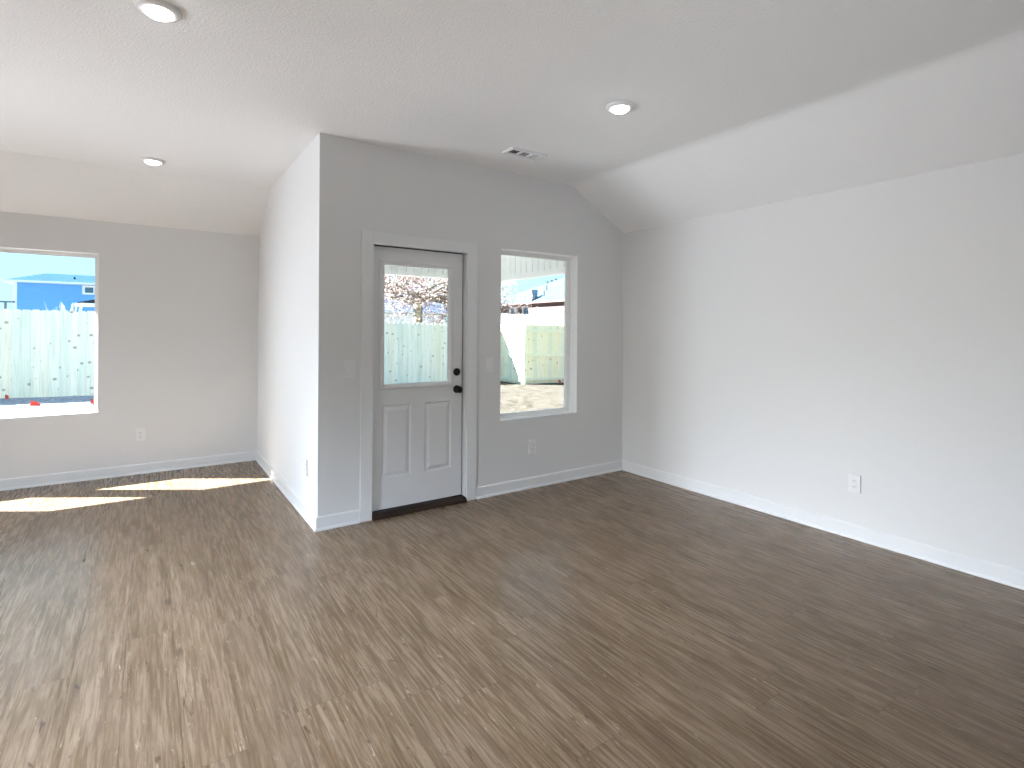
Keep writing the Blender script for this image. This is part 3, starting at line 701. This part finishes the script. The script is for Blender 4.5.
# small pavilion with a dark roof in front of the blue house
pv = empty('pavilion', (-2.2, 20.0, 0), 'small dark roofed pavilion before the blue house', 'pavilion')
rx0, rx1 = -3.00, 1.8; zr = 2.26
MB().prism([(rx0, 0, zr), (rx1, 0, zr), (rx1, 0, zr+0.12), ((rx0+rx1)/2, 0, zr+0.62), (rx0, 0, zr+0.06)], (0, 20.0, 0), (0, 23.0, 0)).build('roof', SHD, pv)
MB().box(rx0-0.1, rx1+0.1, 19.93, 20.0, zr-0.10, zr+0.03).build('fascia', WHITEP, pv)
for x in (-2.42, -1.2, 1.3): MB().box(x-0.05, x+0.05, 20.0, 20.12, gz(x, 20), zr).build('post', WHITEP, pv)
MB().box(-2.6, 1.3, 21.8, 21.9, gz(0, 21), zr).build('rear_wall', mat('weathered_boards', (0.22, 0.25, 0.26), 0.9), pv)

# dark railing at the far left
rl = empty('railing', (-7.0, 25.3, 0), 'dark grey railing left of the blue house, above the fence', 'railing')
MB().box(-8.6, -5.42, 25.3, 25.38, 2.42, 2.49).build('top_rail', GREYM, rl)
for x in (-8.4, -7.0, -5.70): MB().box(x-0.035, x+0.035, 25.3, 25.38, gz(x, 25.3), 2.42).build('post', GREYM, rl)

# brick house right behind the tall window
BXW = 13.7
rh = empty('house', (BXW+4, 12, 0), 'red brick house with pale grey roof seen over the yellow fence', 'house')
zg = -0.3
wl = MB(); wl.box(BXW, BXW+9, -4.0, 16.2, zg, 2.66).box(BXW+0.4, BXW+9, 16.2, 20.3, zg, 2.66)
wl.build('wall', BRICK, rh)
hip_roof('roof', SHG, rh, BXW-0.15, BXW+10.85, -10.0, 20.4, 2.72, 5.98, 10.7, 'y', 0.05, BRICK)
rz = lambda x: 2.72+0.593*(x-BXW+0.55)
for (px, py) in ((BXW+0.6, 15.6), (BXW+0.05, 15.1)): MB().tube([(px, py, rz(px)-0.1), (px, py, rz(px)+0.16)], [0.03, 0.03], 8).build('vent_pipe', SHD, rh)
MB().box(BXW-0.10, BXW+0.26, 15.85, 15.97, 2.66, 3.32).build('chimney', mat('grey_blue_metal', (0.13, 0.18, 0.26), 0.6), rh)
for k in range(3):
    s_ = 1.80+0.10*k; MB().box(BXW-0.15+s_-0.04, BXW-0.15+s_+0.04, 20.4-1.95*s_-0.05, 20.4-1.95*s_+0.05, 2.72+0.593*s_-0.06, 2.72+0.593*s_+0.09).build('ridge_vent', SHD, rh)
wn = MB(); q = BXW+0.4
wn.box(q-0.05, q, 16.5, 16.57, 0.9, 2.62).box(q-0.05, q, 17.13, 17.2, 0.9, 2.62).box(q-0.05, q, 16.57, 17.13, 2.55, 2.62).box(q-0.05, q, 16.57, 17.13, 0.9, 1.0)
w = wn.build('window_frame', WHITEP, rh); MB().box(q-0.03, q-0.01, 16.57, 17.13, 1.0, 2.55).build('pane', PANE, w)
dr = MB().box(q-0.05, q, 17.65, 18.35, zg, 2.58).build('house_door', WHITEP, rh)
MB().box(q-0.06, q-0.04, 17.85, 18.15, 1.0, 2.5).build('pane', PANE, dr)

# house with a lavender roof behind the tree
lh = empty('house', (9, 24, 0), 'white house with lavender blue roof behind the tree', 'house')
MB().box(5.6, 12.4, 22.0, 27.0, gz(9, 22)-0.2, 2.26).build('wall', WHITEP, lh)
hip_roof('roof', SHV, lh, 5.3, 12.7, 21.9, 27.6, 2.34, 4.0, 0.4, 'x', 0.06)

# ------------------------------------------------------------------ tree behind the fence, pale shrub
def grow(mb, leaves, p, d, r, length, depth, rng, twig):
    n = 4; pts = [p.copy()]; rads = [r]
    q = p.copy(); dd = d.copy()
    for k in range(n):
        dd = (dd + Vector((rng.uniform(-1, 1), rng.uniform(-1, 1), rng.uniform(-0.8, 0.8)))*0.16).normalized()
        q = q + dd*(length/n); pts.append(q.copy()); rads.append(r*(1-0.45*(k+1)/n))
    (mb if r > 0.02 else twig).tube(pts, rads, 6 if r > 0.02 else 4, True)
    if depth == 0:
        for k in range(16):
            leaves.append(q + Vector((rng.uniform(-1, 1), rng.uniform(-1, 1), rng.uniform(-1, 1)))*0.28)
        return
    kids = 4 if depth > 1 else 6
    for k in range(kids):
        t = rng.uniform(0.45, 1.0); i = min(n, max(1, round(t*n))); base = pts[i]
        side = Vector((rng.uniform(-1, 1), rng.uniform(-1, 1), rng.uniform(-0.35, 0.45))).normalized()
        nd = (dd*0.55 + side*0.85).normalized()
        if base.y < 12.6 and nd.y < 0: nd.y = -nd.y
        grow(mb, leaves, base, nd, max(0.006, rads[i]*0.62), length*rng.uniform(0.62, 0.82), depth-1, rng, twig)
def tree(loc, label):
    rng = random.Random(11); root = empty('tree', loc, label, 'tree')
    mb, twig, leaves = MB(), MB(), []
    x, y, z = loc; base = Vector(loc)
    mb.tube([base+Vector((0, 0, -0.1)), base+Vector((0, 0, 0.5)), base+Vector((0.02, 0, 1.4)), base+Vector((0.03, 0, 2.55)), base+Vector((0.03, 0, 2.9))], [0.26, 0.19, 0.175, 0.165, 0.13], 12)
    top = base+Vector((0.03, 0, 2.65))
    for a in range(9):
        ang = 2*PI*a/9+0.3; el = rng.uniform(-0.02, 0.55)
        grow(mb, leaves, top+Vector((0, 0, rng.uniform(-0.15, 0.2))), Vector((math.cos(ang), math.sin(ang), el)).normalized(), 0.07, rng.uniform(1.3, 1.9), 3, rng, twig)
    for el, dy in ((0.02, -0.20), (0.14, -0.10), (-0.06, -0.16), (0.22, -0.24), (0.08, -0.02)):     # long limbs reaching to the right
        q = top + Vector((0.9, dy, el*0.9))
        mb.tube([top, top+Vector((0.45, dy*0.5, el*0.5+0.06)), q], [0.06, 0.05, 0.042], 6)
        grow(mb, leaves, q, Vector((1, dy, el-0.05)).normalized(), 0.042, rng.uniform(1.3, 1.6), 3, rng, twig)
    mb.build('trunk', BARK, root, smooth=True); twig.build('twigs', TWIG, root)
    lf = MB()
    for q in leaves:
        a = Vector((rng.uniform(-1, 1), rng.uniform(-1, 1), rng.uniform(-1, 1))).normalized(); b = a.orthogonal().normalized(); s = rng.uniform(0.025, 0.05)
        lf.face([q+a*s, q+b*s*0.5, q-a*s, q-b*s*0.5])
    lf.build('dry_foliage', LEAFR, root)
tree((7.08, 14.0, gz(7.08, 14.0)), 'bare winter tree with twisted twigs and few leaves behind the back fence')

sr = random.Random(5)
shx, shy = -3.05, 17.2
sh = tag(None or empty('shrub', (shx, shy, gz(shx, shy)), 'pale leafless shrub before the blue house', 'shrub'))
tw = MB()
for k in range(60):
    a = sr.uniform(0, 2*PI); l = sr.uniform(1.2, 2.2); e = sr.uniform(0.02, 0.22)
    b = Vector((shx, shy, gz(shx, shy)-0.02)); d = Vector((math.cos(a)*e, math.sin(a)*e, 1))
    tw.tube([b, b+d*l*0.5, b+d*l+Vector((math.cos(a), math.sin(a), 0))*0.12], [0.010, 0.008, 0.004], 4)
tw.build('stems', PALETWIG, sh)
